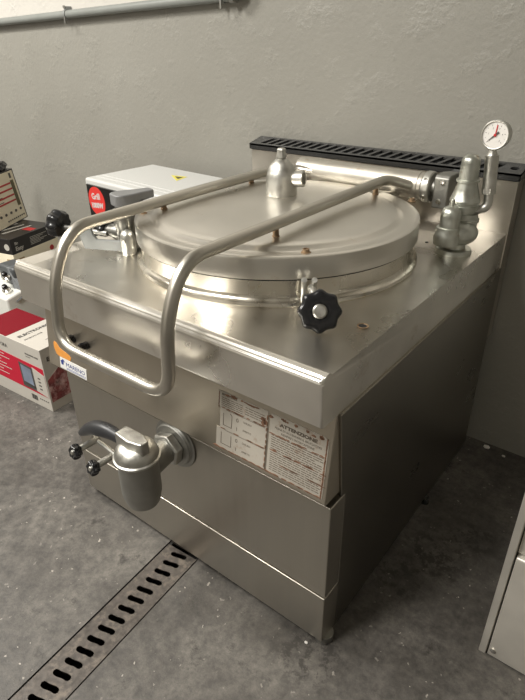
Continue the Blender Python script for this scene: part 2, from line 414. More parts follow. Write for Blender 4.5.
# pipe along the wall where grey paint meets white
def pz(x): return .5337 + .0285*x
WP = thing('wall_pipe', 'grey painted pipe running along the back wall under the white paint', 'pipe', (-1.6, .876, pz(-1.6)))
bm = B(); cyl(bm, V(-3.1, .876, pz(-3.1)), V(-.095, .876, pz(-.095)), .0138, 20); obj('pipe_run', bm, 'pipe', WP)
def clampx(x, label):
    t = thing('pipe_clamp', label, 'pipe clamp', (x, .876, pz(x)), 'clamps holding the wall pipe')
    bm = B(); lathe(bm, [(.0140, -.006), (.0165, -.006), (.0165, .006), (.0140, .006)], V(x, .876, pz(x)), V(1, 0, .0285), 24)
    box(bm, x-.006, x+.006, .872, .8965, pz(x)+.014, pz(x)+.026); obj('band', bm, 'zincface', t)
    bm = B(); cyl(bm, V(x, .872, pz(x)+.024), V(x, .866, pz(x)+.024), .005, 8); obj('screw', bm, 'castdull', t)
    bm = B(); cyl(bm, V(x+.004, .862, pz(x)-.008), V(x+.004, .862, pz(x)-.03), .004, 8); obj('screw', bm, 'castdull', t)
clampx(-.90, 'small steel pipe clamp with screw at upper left of back wall')
clampx(-.13, 'steel pipe clamp at right end of the grey wall pipe')
bm = B(); x = -.10
tube(bm, fillet([V(x, .872, pz(x)), V(x+.05, .868, pz(x)), V(x+.05, .862, pz(x)+.10)], .03), .012, 14)
lathe(bm, [(.012, 0), (.021, 0), (.021, .014), (.012, .014)], V(x+.012, .868, pz(x)), V(1, 0, 0), 6)
obj('elbow', bm, 'castdull', WP)

# ------------------------------------------------------------------ THE KETTLE
K = thing('boiling_kettle', 'large stainless steel boiling kettle with round lid, tube handle and drain tap', 'boiling kettle', (.4, .42, FL))
SX0, SX1, SD = -.008, .800, .84
# worktop slab with a raised bullnose lip at front and left
bm = B()
prof = [(0, -.0933)] + [(.015 - .015*math.cos(a), -.015 + .015*math.sin(a)) for a in [PI/2*i/6 for i in range(7)]] + [(.0165, -.0003), (.020, -.0022), (.0225, -.0052), (.024, -.006), (SD, -.006), (SD, -.0933)]
prism(bm, [V(SX0, y, z) for y, z in prof], V(SX1-SX0, 0, 0))
es = [e for e in bm.edges if all(abs(v.co.y) < .005 and (v.co.x > SX1-.001 or v.co.x < SX0+.001) for v in e.verts)]
bmesh.ops.bevel(bm, geom=es, offset=.007, segments=4, affect='EDGES', profile=.5)
obj('worktop', bm, 'worktop', K, bevel=None, smooth=50)
bm = B()
lp = [(SX0, -.03), (SX0, -.006), (SX0+.003, -.001), (SX0+.008, .0008), (SX0+.012, .0002), (SX0+.041, -.0062), (SX0+.041, -.03)]
prism(bm, [V(x, .010, z) for x, z in lp], V(0, SD-.012, 0))
obj('worktop_lip', bm, 'worktop', K, smooth=50)
# cabinet carcass
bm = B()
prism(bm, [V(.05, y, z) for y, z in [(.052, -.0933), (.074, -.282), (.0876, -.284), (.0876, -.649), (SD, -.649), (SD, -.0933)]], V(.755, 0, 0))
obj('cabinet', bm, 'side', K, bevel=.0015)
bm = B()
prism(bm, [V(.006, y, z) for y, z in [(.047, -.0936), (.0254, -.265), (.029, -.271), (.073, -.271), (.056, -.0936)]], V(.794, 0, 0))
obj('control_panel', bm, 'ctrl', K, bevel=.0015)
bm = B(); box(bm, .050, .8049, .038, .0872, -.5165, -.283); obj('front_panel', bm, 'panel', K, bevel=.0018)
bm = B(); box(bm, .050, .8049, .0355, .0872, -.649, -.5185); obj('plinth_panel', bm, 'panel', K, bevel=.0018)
bm = B(); box(bm, .068, .74, .075, .0865, -.283, -.2705); obj('gap_filler', bm, 'hole', K)
for x, y in ((.796, .060), (.075, .075), (.806, .548), (.075, .80)):
    bm = B(); lathe(bm, [(.0185, 0), (.0195, .002), (.0195, .0185)] if x < .8 else [(.010, 0), (.010, .0185)], V(x, y, FL), V(0, 0, 1), 24); obj('leg', bm, 'castdull' if x < .8 else 'blackmat', K)
# backsplash and black vent grille
bm = B(); box(bm, -.002, .802, SD, .888, -.30, .121); obj('backsplash', bm, 'splash', K, bevel=.0015)
bm = B(); gx0, gx1, gy0, gy1, gt, gb = -.005, .806, .833, .892, .150, .123
ns = 25; sx0, sx1 = .035, .755; pit = (sx1-sx0)/ns; sk = .014
zs = lambda y: .139 + (y-.833)/.059*.014
top = lambda x, y: V(x, y, zs(y)); bot = lambda x, y: V(x, y, zs(y)-.005)
def slotpts(c, hx, hy, s):
    pts = []
    for (ax, ay), (bx, by) in zip([(-1, -1), (1, -1), (1, 1), (-1, 1)], [(1, -1), (1, 1), (-1, 1), (-1, -1)]):
        for i in range(4):
            t = i/4; qx, qy = ax+(bx-ax)*t, ay+(by-ay)*t
            pts.append((c[0] + qx*hx + qy*s, c[1] + qy*hy))
    return pts
for k in range(ns):
    a, b = sx0 + k*pit, sx0 + (k+1)*pit; cx = (a+b)/2; cy = (gy0+gy1)/2
    holed(bm, [(a-sk*1.0, gy0), (b-sk*1.0, gy0), (b+sk*1.0, gy1), (a+sk*1.0, gy1)], slotpts((cx, cy), .0092, .0205, sk*.70), top, bot)
prism(bm, [top(gx0, gy0), top(sx0-sk, gy0), top(sx0+sk, gy1), top(gx0, gy1)], V(0, 0, -.005))
hx = .782
holed(bm, [(sx1-sk, gy0), (gx1, gy0), (gx1, gy1), (sx1+sk, gy1)], [(hx + .010*math.cos(q), .862 + .009*math.sin(q)) for q in [2*PI*i/24 for i in range(24)]], top, bot)
prism(bm, [V(gx0, gy0, gb), V(gx1, gy0, gb), top(gx1, gy0), top(gx0, gy0)], V(0, .002, 0))
prism(bm, [V(gx0, gy1-.002, gb), V(gx1, gy1-.002, gb), top(gx1, gy1-.002), top(gx0, gy1-.002)], V(0, .002, 0))
for xx in (gx0, gx1-.002): prism(bm, [V(xx, gy0, gb), V(xx, gy1, gb), top(xx, gy1), top(xx, gy0)], V(.002, 0, 0))
g = obj('vent_grille', bm, 'blackmat', K, weld=True, smooth=30)
bm = B(); box(bm, gx0+.004, gx1-.004, gy0+.004, gy1-.004, .1212, .126); obj('flue_opening', bm, 'hole', K)

# pan ring and lid
LC = V(.411, .412, 0)
bm = B()
lathe(bm, [(.315, -.006), (.316, -.003), (.314, .002), (.309, .0045), (.305, .008), (.3035, .014), (.3035, .046), (.29, .046)], LC, n=96)
obj('pan_rim', bm, 'ring', K)
bm = B(); lathe(bm, [(.290, .0425), (.3065, .0428), (.3075, .0445), (.3070, .0462), (.290, .0464)], LC, n=96); obj('lid_shadow_ring', bm, 'hole', K)  # near-black ring added to draw the shadow line under the lid rim
bm = B()
lathe(bm, [(.290, .0465), (.3105, .0465), (.3115, .048), (.3115, .0835), (.3105, .0868), (.3075, .0885), (.300, .0885), (.290, .0875), (.279, .0865), (.273, .0875),
           (.266, .0925), (.260, .0945), (.245, .0955), (.20, .0970), (.12, .0985), (.05, .099), (0, .099)], LC, n=96)
lid = obj('lid', bm, 'lid', K, smooth=30)
for x, y, h, tall in ((.2215, .252, .0965, 0), (.186, .221, .0880, 1), (.539, .238, .0965, 0), (.621, .2175, .088, 1), (.536, .640, .0955, 0), (.622, .657, .088, 1), (.2215, .560, .0965, 0)):
    bm = B(); c = V(x, y, h - .002)
    if tall: lathe(bm, [(.009, 0), (.0095, .002), (.0065, .003), (.0065, .008), (.0045, .0085), (.0045, .006), (0, .006)], c, n=18)
    else: lathe(bm, [(.0075, 0), (.0075, .003), (.006, .004), (.006, .019)], c, n=18)
    obj('stud', bm, 'rust', lid)
# lid vent valve
bm = B(); c = V(.3605, .5, .0965)
lathe(bm, [(.0365, 0), (.0375, .003), (.037, .020), (.0350, .044), (.0335, .052), (.0330, .053), (.031, .060), (.026, .069), (.019, .077), (.0125, .083), (.0095, .084), (.0095, .087)], c, n=36)
lathe(bm, [(.0125, .0855), (.0125, .0885), (.0105, .0965), (.0105, .103), (.008, .106), (0, .106)], c, n=8)
lathe(bm, [(.016, .0), (.0165, .036), (.0185, .037), (.0185, .056), (.013, .0565), (.013, .050), (0, .050)], c + V(0, 0, .037), V(.95, .25, .08), 20)
obj('vent_valve', bm, 'cast', lid)
# handle: bent tube hooked over the lid into the hinge cylinder
HC = V(0, .755, .083)
bm = B()
x0, x1 = .2215, .539
path = [V(x0+.085, .735, .103), V(x0+.025, .722, .108), V(x0, .690, .1125), V(x0, .40, .1145), V(x0, .010, .1120), V(x0, -.042, .03), V(x0+.002, -.060, -.108),
        V(x1-.002, -.060, -.108), V(x1, -.052, .035), V(x1, -.004, .1205), V(x1, .40, .1215), V(x1, .690, .1215), V(x1+.045, .728, .104)]
tube(bm, fillet(path, [0, .03, .03, .1, .05, .05, .055, .055, .05, .05, .1, .035, 0], 10), .0117, 20)
obj('lid_handle', bm, 'tube', lid)
bm = B(); lathe(bm, [(.030, 0), (.033, .002), (.033, .350), (.0345, .351), (.0345, .356), (.033, .357), (.033, .366), (.030, .368)], V(.243, .755, .102), V(1, 0, 0), 36)
hinge = obj('hinge_cylinder', bm, 'hinge', K)
bm = B()
prism(bm, [V(.641, .730, .060), V(.641, .841, .050), V(.641, .841, .128), V(.641, .775, .137), V(.641, .738, .137), V(.641, .730, .130)], V(.036, 0, 0))
obj('hinge_bracket', bm, 'castdull', K, bevel=.003)
bm = B(); lathe(bm, [(.036, 0), (.037, .002), (.037, .016), (.034, .019)], V(.612, .755, .102), V(1, 0, 0), 36); hc = obj('hinge_collar', bm, 'cast', K)
lathe_bm = B(); lathe(lathe_bm, [(.020, 0), (.020, .03)], V(.630, .755, .102), V(1, 0, 0), 24); obj('hinge_shaft', lathe_bm, 'castdull', K)
for yy, zz in ((.7235, .125), (.7235, .080)):
    bm = B(); lathe(bm, [(.006, 0), (.006, .003), (.003, .0035), (.003, .002), (0, .002)], V(.662 - (.125-zz)*.1, .7305, zz-.004), V(0, -1, 0), 14); obj('screw', bm, 'chrome', K)
for q in (.6, -.5):
    bm = B(); p = V(.621, .755 - .036*math.cos(q), .102 + .036*math.sin(q)); lathe(bm, [(.005, 0), (.005, .003), (0, .0035)], p, V(0, -math.cos(q), math.sin(q)), 12); obj('screw', bm, 'chrome', hc)
bm = B(); tube(bm, fillet([V(.545, .735, .076), V(.53, .70, .078), V(.49, .66, .088)], .02), .011, 12); obj('hinge_arm', bm, 'tube', lid)
bm = B(); tube(bm, fillet([V(.27, .735, .076), V(.28, .70, .078), V(.31, .66, .088)], .02), .011, 12); obj('hinge_arm', bm, 'tube', lid)

# lobed black knobs
def knob(parent, c, axis, r, t, hub='cast', lobes=8, depth=.115, name='clamp_knob'):
    bm = B(); ax = axis.normalized()
    lathe(bm, [(r*.5, -t*.55), (r*.86, -t*.5), (r*.98, -t*.2), (r, t*.1), (r*.95, t*.38), (r*.82, t*.5), (r*.40, t*.42), (r*.38, t*.3)], c, ax, 96, (lobes, depth))
    k = obj(name, bm, 'black', parent, smooth=50)
    bm = B(); lathe(bm, [(r*.33, t*.2), (r*.33, t*.45), (r*.26, t*.56), (0, t*.60)], c, ax, 20); obj('hub_cap', bm, hub, k)
    return k
# front clamp
u = V(.585, -.811, 0)
bm = B()
foot = V(.648, .187, .012)
for s in (-.008, .010):
    q = foot + V(.811, .585, 0)*s
    tube(bm, fillet([q + V(0, 0, -.004), q + V(0, 0, .030), q + u*.012 + V(0, 0, .044)], .01), .0052, 12)
obox(bm, foot + u*.002, V(.811, .585, 0), V(0, 0, 1), u, .011, .013, -.004, .006)
cyl(bm, foot + u*.008 + V(.004, .003, .028), V(.7050, .138, .030), .0075, 14)
clamp = obj('lid_clamp', bm, 'cast', K)
knob(clamp, V(.7095, .1285, .030), V(.50, -.72, .42), .037, .022)
# drain hole and small dents on the worktop
bm = B(); lathe(bm, [(.0062, 0), (.0100, .0002), (.0104, .0012), (.0075, .0014), (.0068, -.0)], V(.760, .1875, -.006), n=24); obj('worktop_bushing', bm, 'rust', K)
bm = B(); lathe(bm, [(.0068, 0), (.0068, .0007), (0, .0007)], V(.760, .1875, -.006), n=24); obj('worktop_hole', bm, 'hole', K)
bm = B(); lathe(bm, [(.004, 0), (.004, .0012), (0, .0012)], V(.667, .667, -.006), n=14); obj('worktop_plug', bm, 'hole', K)

# left: mixing tap with lever, bracket and two black valve knobs
bm = B(); T = V(.117, .222, -.006)
lathe(bm, [(.030, 0), (.031, .004), (.027, .010), (.0235, .016), (.0225, .050), (.0250, .056), (.0255, .080), (.0240, .086), (.0240, .092), (.018, .095), (.018, .102)], T, n=36)
lathe(bm, [(.017, 0), (.019, .012), (.0145, .026), (.012, .05)], T + V(-.010, -.004, .034), V(-1, -.15, .05), 20)
tap = obj('water_tap', bm, 'castdark', K)
bm = B(); lv = V(.30, .95, 0).normalized(); lu = V(0, 0, 1).cross(lv).normalized()
out = [(-.022, -.016), (-.014, -.024), (0, -.027), (.02, -.025), (.038, -.019), (.070, -.016), (.075, -.011), (.075, .011), (.070, .016), (.038, .019), (.02, .025), (0, .027), (-.014, .024), (-.022, .016)]
prism(bm, [T + lv*a + lu*b + V(0, 0, .101) for a, b in out], V(0, 0, .027))
for v in bm.verts:
    if (v.co - T).dot(lv) > .03 and v.co.z < T.z + .115: v.co.z += .009
obj('lever', bm, 'zinc', tap, bevel=.003)
# knuckle on the worktop with the bracket arm
bm = B(); kx = V(.152, .196, -.006)
lathe(bm, [(.0165, 0), (.0172, .004), (.0172, .036), (.0150, .046), (.010, .053), (.004, .056), (0, .0562)], kx, n=28)
cyl(bm, kx + V(.006, -.012, .034), kx + V(.008, -.0185, .034), .0035, 12)
obj('knuckle', bm, 'cast', K)
P = Plane(V(.148, .186, -.006), V(-.1, -.045, 0), V(0, 0, 1))
bm = B()
arm = [(-.004, .008), (-.004, .032), (.064, .032), (.072, .042), (.078, .066), (.112, .066), (.106, .038), (.098, .008)]
P.poly(bm, arm[::-1], -.004, .004)
br = obj('tap_bracket', bm, 'zincface', K, bevel=.001)
bm = B(); cyl(bm, V(.075, .200, .026), V(-.06, .166, .028), .006, 14); obj('valve_stem', bm, 'castdull', K)
bm = B(); cyl(bm, V(.095, .225, .034), V(.03, .215, .030), .011, 14); obj('valve_stem', bm, 'castdull', K)
knob(K, V(.050, .212, .034), V(-1, -.35, .10), .024, .018, name='tap_knob')
knob(K, V(-.068, .165, .034), V(-1, -.30, .20), .035, .030, name='tap_knob')

# safety valve group on the right
VB = V(.7406, .6405, -.006)
bm = B(); lathe(bm, [(.040, 0), (.0405, .004), (.038, .010), (.026, .012), (.0245, .030)], VB, n=36)
# bulb and stub sockets
sphere(bm, VB + V(.0, .004, .045), .042, 1.12, 1.0, .70)
lathe(bm, [(.027, .026), (.0285, .040), (.0265, .050), (.0250, .056), (.0250, .0635), (.022, .065)], V(.733, .608, -.006), n=30)
lathe(bm, [(.030, .042), (.031, .064), (.0335, .066), (.0335, .072), (.0305, .074), (.0290, .084)], V(.744, .667, -.006), n=30)
vb = obj('valve_body', bm, 'valve', K)
bm = B(); lathe(bm, [(.0215, .063), (.0215, .090), (.0200, .098), (.0160, .105), (.0095, .1095), (.0045, .111), (.0040, .116), (.0048, .121), (.0030, .125), (0, .126)], V(.735, .608, -.006), n=30)
obj('vacuum_cap', bm, 'valve', vb)
bm = B(); c = V(.7400, .668, -.006)
lathe(bm, [(.0275, .080), (.0275, .092), (.0320, .093), (.0320, .101), (.0300, .102), (.0300, .106), (.0325, .108), (.0325, .113), (.0310, .115), (.0255, .134), (.0215, .147), (.0215, .150),
           (.0245, .151), (.0245, .156), (.0205, .157), (.0200, .190), (.0190, .197), (.0160, .203), (.010, .207), (0, .209)], c, n=36)
obj('safety_valve', bm, 'valve', vb)
bm = B(); tube(bm, fillet([V(.760, .676, .083), V(.786, .688, .090), V(.7815, .6905, .125)], .02), .0095, 14)
cyl(bm, V(.7815, .6905, .120), V(.7745, .6905, .200), .0140, 24)
lathe(bm, [(.0155, 0), (.0155, .010)], V(.7812, .6905, .122), V(-.0875, 0, 1), 6)
lathe(bm, [(.0125, 0), (.008, .010), (.008, .018)], V(.7745, .6905, .198), V(-.06, 0, 1), 20)
obj('gauge_stem', bm, 'cast', K)
GC = V(.7755, .6905, .2405); gn = V(-.05, -1, .06).normalized()
bm = B(); lathe(bm, [(.024, -.016), (.0275, -.014), (.0285, 0), (.0295, .002), (.0295, .008), (.0275, .0095), (.0262, .009), (.0255, .006)], GC, gn, 48)
gauge = obj('pressure_gauge', bm, 'cast', K)
gu, gv, _ = frame(gn)
G = Plane(GC + gn*.0062, gu, gv)
bm = B(); G.disc(bm, 0, 0, .0256, 0, .0006, 40); obj('dial', bm, 'dial', gauge)
bm = B()
for i in range(11):
    a = math.radians(225 - 27*i); r1, r2 = .0215, (.0185 if i % 2 == 0 else .0200)
    G.line(bm, [(r1*math.cos(a), r1*math.sin(a)), (r2*math.cos(a), r2*math.sin(a))], .0007, .0006, .0009)
for i, s in enumerate(('0', '1', '2', '3', '4', '5')):
    a = math.radians(225 - 54*i); G.text(bm, s, .0145*math.cos(a), .0145*math.sin(a) - .0018, .0045, .0007, align='CENTER')
obj('dial_marks', bm, 'ink', gauge)
bm = B(); a = math.radians(222); G.poly(bm, [(.020*math.cos(a), .020*math.sin(a)), (-.0015*math.sin(a), .0015*math.cos(a)), (-.009*math.cos(a)-.002*math.sin(a), -.009*math.sin(a)+.002*math.cos(a)),
     (-.009*math.cos(a)+.002*math.sin(a), -.009*math.sin(a)-.002*math.cos(a)), (.0015*math.sin(a), -.0015*math.cos(a))], .0016, .0024)
obj('needle', bm, 'ink', gauge)
bm = B(); G.line(bm, [(0, -.003), (.0015, .0195)], .0022, .001, .0016); G.disc(bm, 0, 0, .0028, .001, .003, 16); obj('red_marker', bm, 'red', gauge)

# drain tap
FC = V(.4250, .038, -.3215)
bm = B(); lathe(bm, [(.056, 0), (.058, .002), (.057, .004), (.050, .005), (.048, .008), (.049, .010), (.047, .012), (.038, .013)], FC, V(0, -1, 0), 48)
obj('tap_flange', bm, 'castdull', K)
bm = B(); lathe(bm, [(.034, .0125), (.0385, .015), (.0385, .031), (.034, .034)], FC, V(0, -1, 0), 6, phase=.3); obj('tap_nut', bm, 'cast', K, bevel=.0015)
TA = V(.4415, -.076, 0)
bm = B(); cyl(bm, FC + V(0, -.030, 0), V(.437, -.070, -.322), .027, 28)
lathe(bm, [(.026, -.388), (.031, -.387), (.034, -.382), (.0385, -.362), (.0395, -.354), (.0395, -.284), (.0415, -.274)], TA, n=40)
dt = obj('drain_tap', bm, 'castdull', K)
bm = B(); lathe(bm, [(.043, -.2755), (.0455, -.274), (.0455, -.270), (.0425, -.268), (.042, -.262), (.039, -.254), (.033, -.246), (.026, -.242), (0, -.241)], TA, n=40); obj('tap_cap', bm, 'cast', dt)
bm = B()
bl = [(-.036, -.015), (.004, -.019), (.034, -.011), (.036, .006), (.012, .016), (-.036, .014)]
prism(bm, [TA + V(a, b - .002, -.253) for a, b in bl], V(0, 0, .030))
obj('tap_lever_block', bm, 'cast', dt, bevel=.003)
bm = B()
hp = fillet([V(.412, -.079, -.246), V(.365, -.080, -.244), V(.315, -.081, -.258), V(.272, -.082, -.292)], .03, 8)
n = len(hp); tube(bm, hp, .012, 20, radii=[.0125 + .0035*math.sin(PI*min(1, i/(n-2))) - (.005 if i == n-1 else 0) for i in range(n)])
obj('tap_handle', bm, 'handle', dt, smooth=60)
bm = B(); cyl(bm, V(.410, -.072, -.318), V(.292, -.070, -.303), .0055, 12)
obj('locking_pin', bm, 'cast', dt)
for kx_, kz_ in ((.357, -.316), (.303, -.302)):
    bm = B(); cyl(bm, V(kx_, -.064, kz_-.001), V(kx_-.001, -.114, kz_), .0072, 14); obj('pin_sleeve', bm, 'cast', dt)
    knob(dt, V(kx_-.001, -.121, kz_), V(-.1, -1, .25), .0165, .016, lobes=6, depth=.2, name='pin_knob')

# control panel details
pdn = V(0, -.0216, -.1714).normalized()
CP = Plane(V(0, .047, -.0936), V(1, 0, 0), -pdn)      # v up along the tilted panel; b is negative downwards
def cz(z): return -(-.0936 - z)*math.hypot(.0216, .1714)/.1714
def cknob(x, z, r, a):
    o = CP.p(x, cz(z)); n = CP.n
    bm = B(); lathe(bm, [(r*.75, 0), (r*.8, .003), (r*.62, .005), (r*.62, .014), (r*.5, .018)], o, n, 24)
    d = CP.u*math.cos(a) + CP.v*math.sin(a); e = CP.n.cross(d)
    obox(bm, o + d*r*.05, d, e, n, r*1.05, r*.30, .006, .026)
    k = obj('control_knob', bm, 'black', K, bevel=.002)
cknob(.163, -.172, .0125, .9); cknob(.113, -.172, .0125, 1.2)
bm = B(); lathe(bm, [(.004, 0), (.004, .002), (.0025, .003), (0, .003)], CP.p(.175, cz(-.122)), CP.n, 12); obj('panel_rivet', bm, 'chrome', K)
# maker's label and orange sticker
bm = B(); CP.rect(bm, .052, .154, cz(-.263), cz(-.236), 0, .0008); ml = obj('maker_label', bm, 'makerwhite', K)
ml['label'] = 'white maker label with dark blue print'
bm = B(); a0 = .055
CP.poly(bm, [(a0, cz(-.244)), (a0+.010, cz(-.238)), (a0+.019, cz(-.246)), (a0+.012, cz(-.243)), (a0+.010, cz(-.253)), (a0+.003, cz(-.253))], .0008, .0012)
CP.text(bm, 'MARENO', .075, cz(-.2530), .0145, .0009, sx=1.22)
for i, z in enumerate((-.2565, -.2595)): CP.rect(bm, .077, .150, cz(z-.0009), cz(z), .0008, .0011)
obj('label_print', bm, 'blueprint', ml)
bm = B(); CP.poly(bm, [(.030, cz(-.206)), (.034, cz(-.201)), (.042, cz(-.203)), (.052, cz(-.212)), (.066, cz(-.216)), (.090, cz(-.2185)), (.097, cz(-.226)), (.094, cz(-.234)), (.070, cz(-.2345)), (.050, cz(-.2345)), (.040, cz(-.232)), (.032, cz(-.220))], 0, .0006)
st = obj('round_sticker', bm, 'orange', K); st['label'] = 'torn orange sticker'
# warning plate
L0, L1, L2, L3 = .5560, .6700, .6745, .7930
zt, zb = -.137, -.2555
bm = B()
CP.rect(bm, L0, L1, cz(-.169), cz(zt), 0, .0009)
CP.rect(bm, L0+.006, L1, cz(-.2130), cz(-.1700), 0, .0009)
CP.rect(bm, L0-.002, L1, cz(zb), cz(-.2135), 0, .0009)
CP.poly(bm, [(L2, cz(zb-.002)), (L3, cz(zb-.002)), (L3, cz(-.144)), (L3-.008, cz(-.138)), (L2+.004, cz(-.138)), (L2, cz(-.142))], 0, .0009)
wl = obj('warning_plate', bm, 'label', K); wl['label'] = 'worn cream warning plate with brown rust scuffs'
bm = B(); h = .0009
CP.text(bm, 'ATTENZIONE', (L2+L3)/2, cz(-.1560), .0086, h, align='CENTER', bold=.0005, sx=1.42)
CP.text(bm, 'PRIMA DI ACCENDERE IL BRUCIATORE', (L2+L3)/2, cz(-.1640), .0058, h, align='CENTER', sx=.95)
CP.text(bm, 'RIEMPIRE L\'INTERCAPEDINE', (L2+L3)/2, cz(-.1715), .0058, h, align='CENTER', sx=.95)
CP.text(bm, 'AVVERTENZE', L0+.008, cz(-.1445), .0060, h, bold=.0002)
CP.text(bm, '0', L0+.044, cz(-.1870), .012, h); CP.text(bm, 'I', L0+.045, cz(-.2050), .011, h)
CP.text(bm, '0', L0+.044, cz(-.2300), .012, h); CP.text(bm, 'I', L0+.045, cz(-.2480), .011, h)
for i, (s, z) in enumerate((('CHIUSO', -.183), ('APERTO', -.200), ('CHIUSO', -.227), ('APERTO', -.245))): CP.text(bm, s, L0+.060, cz(z), .0055, h)
CP.line(bm, [(L0+.014, cz(-.180)), (L0+.014, cz(-.205)), (L0+.034, cz(-.205)), (L0+.034, cz(-.180)), (L0+.030, cz(-.176))], .0010, h, h+.0003)
CP.line(bm, [(L0+.010, cz(-.222)), (L0+.010, cz(-.246)), (L0+.034, cz(-.246)), (L0+.034, cz(-.222))], .0010, h, h+.0003)
obj('plate_lettering', bm, 'labelink', wl)
bm = B()
rnd = random.Random(3)
def words(a0, a1, z, hh=.0014):
    a = a0
    while a < a1 - .002:
        w = rnd.uniform(.004, .012); e = min(a+w, a1)
        CP.rect(bm, a, e, cz(z)-hh, cz(z), h, h+.0003); a = e + rnd.uniform(.0012, .0020)
z = -.1775
for i in range(17):
    words(L2+.006, L3-.006 - (rnd.random()*.02 if i % 4 == 3 else 0), z); z -= .0044
for i in range(5): words(L0+.008, L0+.058, -.1485 - i*.004, .0011)
for i in range(4): words(L0+.064, L1-.004, -.1485 - i*.0045, .0011)
for z in (-.1715, -.2145): CP.rect(bm, L0+.02, L1-.004, cz(z)-.0008, cz(z), h, h+.0003)
obj('plate_small_print', bm, 'labelline', wl)
bm = B()
def blot(a, z, w, hh):
    w *= 1.15; hh *= 1.5
    k = rnd.randint(7, 11)
    CP.poly(bm, [(a + w*math.cos(2*PI*i/k)*rnd.uniform(.5, 1.2), cz(z) + hh*math.sin(2*PI*i/k)*rnd.uniform(.5, 1.2)) for i in range(k)], h*.9, h+.0005)
for i in range(9): blot(L0 + rnd.random()*.11, zt - .003 + rnd.uniform(-.002, .002), rnd.uniform(.003, .009), rnd.uniform(.0008, .002))
for i in range(10): blot(L2 + rnd.random()*.115, -.1425 + rnd.uniform(-.003, .002), rnd.uniform(.002, .007), rnd.uniform(.001, .0025))
for i in range(14): blot(L2 + rnd.random()*.115, -.176 + rnd.uniform(-.001, .001), rnd.uniform(.004, .009), .0008)
for i in range(14): blot(L2 + rnd.random()*.115, -.208 + rnd.uniform(-.0015, .0015), rnd.uniform(.004, .010), .0011)
for i in range(7): blot(L2 + rnd.random()*.115, -.232, rnd.uniform(.004, .010), .0009)
for i in range(14): blot(L0 + rnd.random()*.11, -.1695, rnd.uniform(.003, .008), .0010)
for i in range(8): blot(L0 + rnd.random()*.11, -.213, rnd.uniform(.003, .008), .0009)
for i in range(6): blot(L1 - .006 + rnd.uniform(-.006, .004), -.158 + rnd.uniform(-.006, .004), .004, .003)
for i in range(14): blot(L3 - .003, -.146 - i*.0082, .0015, .005)
for i in range(9): blot(L1 - .001, -.15 - i*.012, .0012, .004)
for i in range(8): blot(L0 + .002, -.142 - i*.004, .0012, .002)
for i in range(14): blot(L0 + i*.0175, zb - .0005, .009, .0012)
obj('plate_scuffs', bm, 'wear', wl)

# ------------------------------------------------------------------ printed boxes on the floor at left
def rotated(o, yaw): return V(math.cos(yaw), math.sin(yaw), 0), V(-math.sin(yaw), math.cos(yaw), 0)
# red and white carton
yaw = math.radians(3.5); cu, cv = rotated(None, yaw)
RB = V(-.358, .190, FL)          # front right bottom corner
W_, D_, H_ = .345, .158, .236
RBX = thing('appliance_carton', 'red and white printed appliance carton on the floor left of the kettle', 'cardboard box', RB - cu*W_/2 + cv*D_/2)
bm = B(); hexa(bm, [RB - cu*W_, RB, RB + cv*D_, RB - cu*W_ + cv*D_] + [q + V(0, 0, H_) for q in (RB - cu*W_, RB, RB + cv*D_, RB - cu*W_ + cv*D_)])
obj('carton_body', bm, 'cardwhite', RBX, bevel=.0012)
F = Plane(RB - cu*W_, cu, V(0, 0, 1)); S = Plane(RB, cv, V(0, 0, 1)); Tp = Plane(RB - cu*W_ + V(0, 0, H_), cu, cv); Tr = Plane(RB + V(0, 0, H_), cv, -cu)
bm = B(); F.poly(bm, [(0, .055), (W_-.004, .052), (W_-.004, .164), (0, .172)][:: 1], 0, .0006); fb = obj('front_print', bm, 'cardred2', RBX)
bm = B(); F.poly(bm, [(W_-.137, .075), (W_-.064, .068), (W_-.064, .150), (W_-.137, .155)], .0006, .0012); F.rect(bm, W_-.137, W_-.064, .060, .075, .0006, .0012); obj('printed_frame', bm, 'ink', RBX)
bm = B(); F.poly(bm, [(W_-.128, .082), (W_-.074, .078), (W_-.074, .142), (W_-.128, .147)], .0012, .0016); obj('printed_screen', bm, 'screen', RBX)
bm = B(); F.poly(bm, [(W_-.064, .062), (W_-.004, .053), (W_-.004, .140), (W_-.064, .155)], .0006, .0012); obj('printed_panel', bm, 'cardwhite', RBX)
bm = B()
for i in range(7): F.rect(bm, .02, .13 + .03*math.sin(i*2.1), .158-.0135*i, .1605-.0135*i, .0006, .0011)
obj('white_captions', bm, 'cardwhite', RBX)
bm = B()
F.text(bm, 'MICROWAVE OVEN', W_-.085, .198, .0085, sx=.9); F.rect(bm, W_-.085, W_-.060, .190, .192)
F.text(bm, 'ORA', .125, .193, .020, sx=.9)
for i in range(9): F.rect(bm, W_-.105+i*.0035, W_-.1035+i*.0035+(.001 if i % 3 else 0), .018, .038)
for i in range(5): F.rect(bm, W_-.06+i*.010, W_-.054+i*.010, .030, .034)
for i in range(4): F.rect(bm, W_-.043, W_-.030, .075+i*.014, .080+i*.014, .0012, .0016)
S.text(bm, 'E', .018, .188, .020, bold=.0008)
obj('dark_print', bm, 'ink', RBX)
bm = B(); S.poly(bm, [(.006, .035), (D_, .035), (D_, .160), (.07, .160), (.006, .120)], 0, .0006); obj('side_picture', bm, 'meat', RBX)
bm = B(); Tp.poly(bm, [(.001, .004), (W_-.178, .001), (W_-.176, D_-.001), (.001, D_-.001)], 0, .0006); obj('top_print', bm, 'cardred', RBX)
bm = B(); Tr.text(bm, 'ELECTRONIC', .018, .128, .0205, sx=.98, bold=.0007); Tr.text(bm, 'MICROWAVE', .018, .096, .0120, sx=.95)
Tr.rect(bm, .06, .10, .045, .047)
obj('top_lettering', bm, 'ink', RBX)

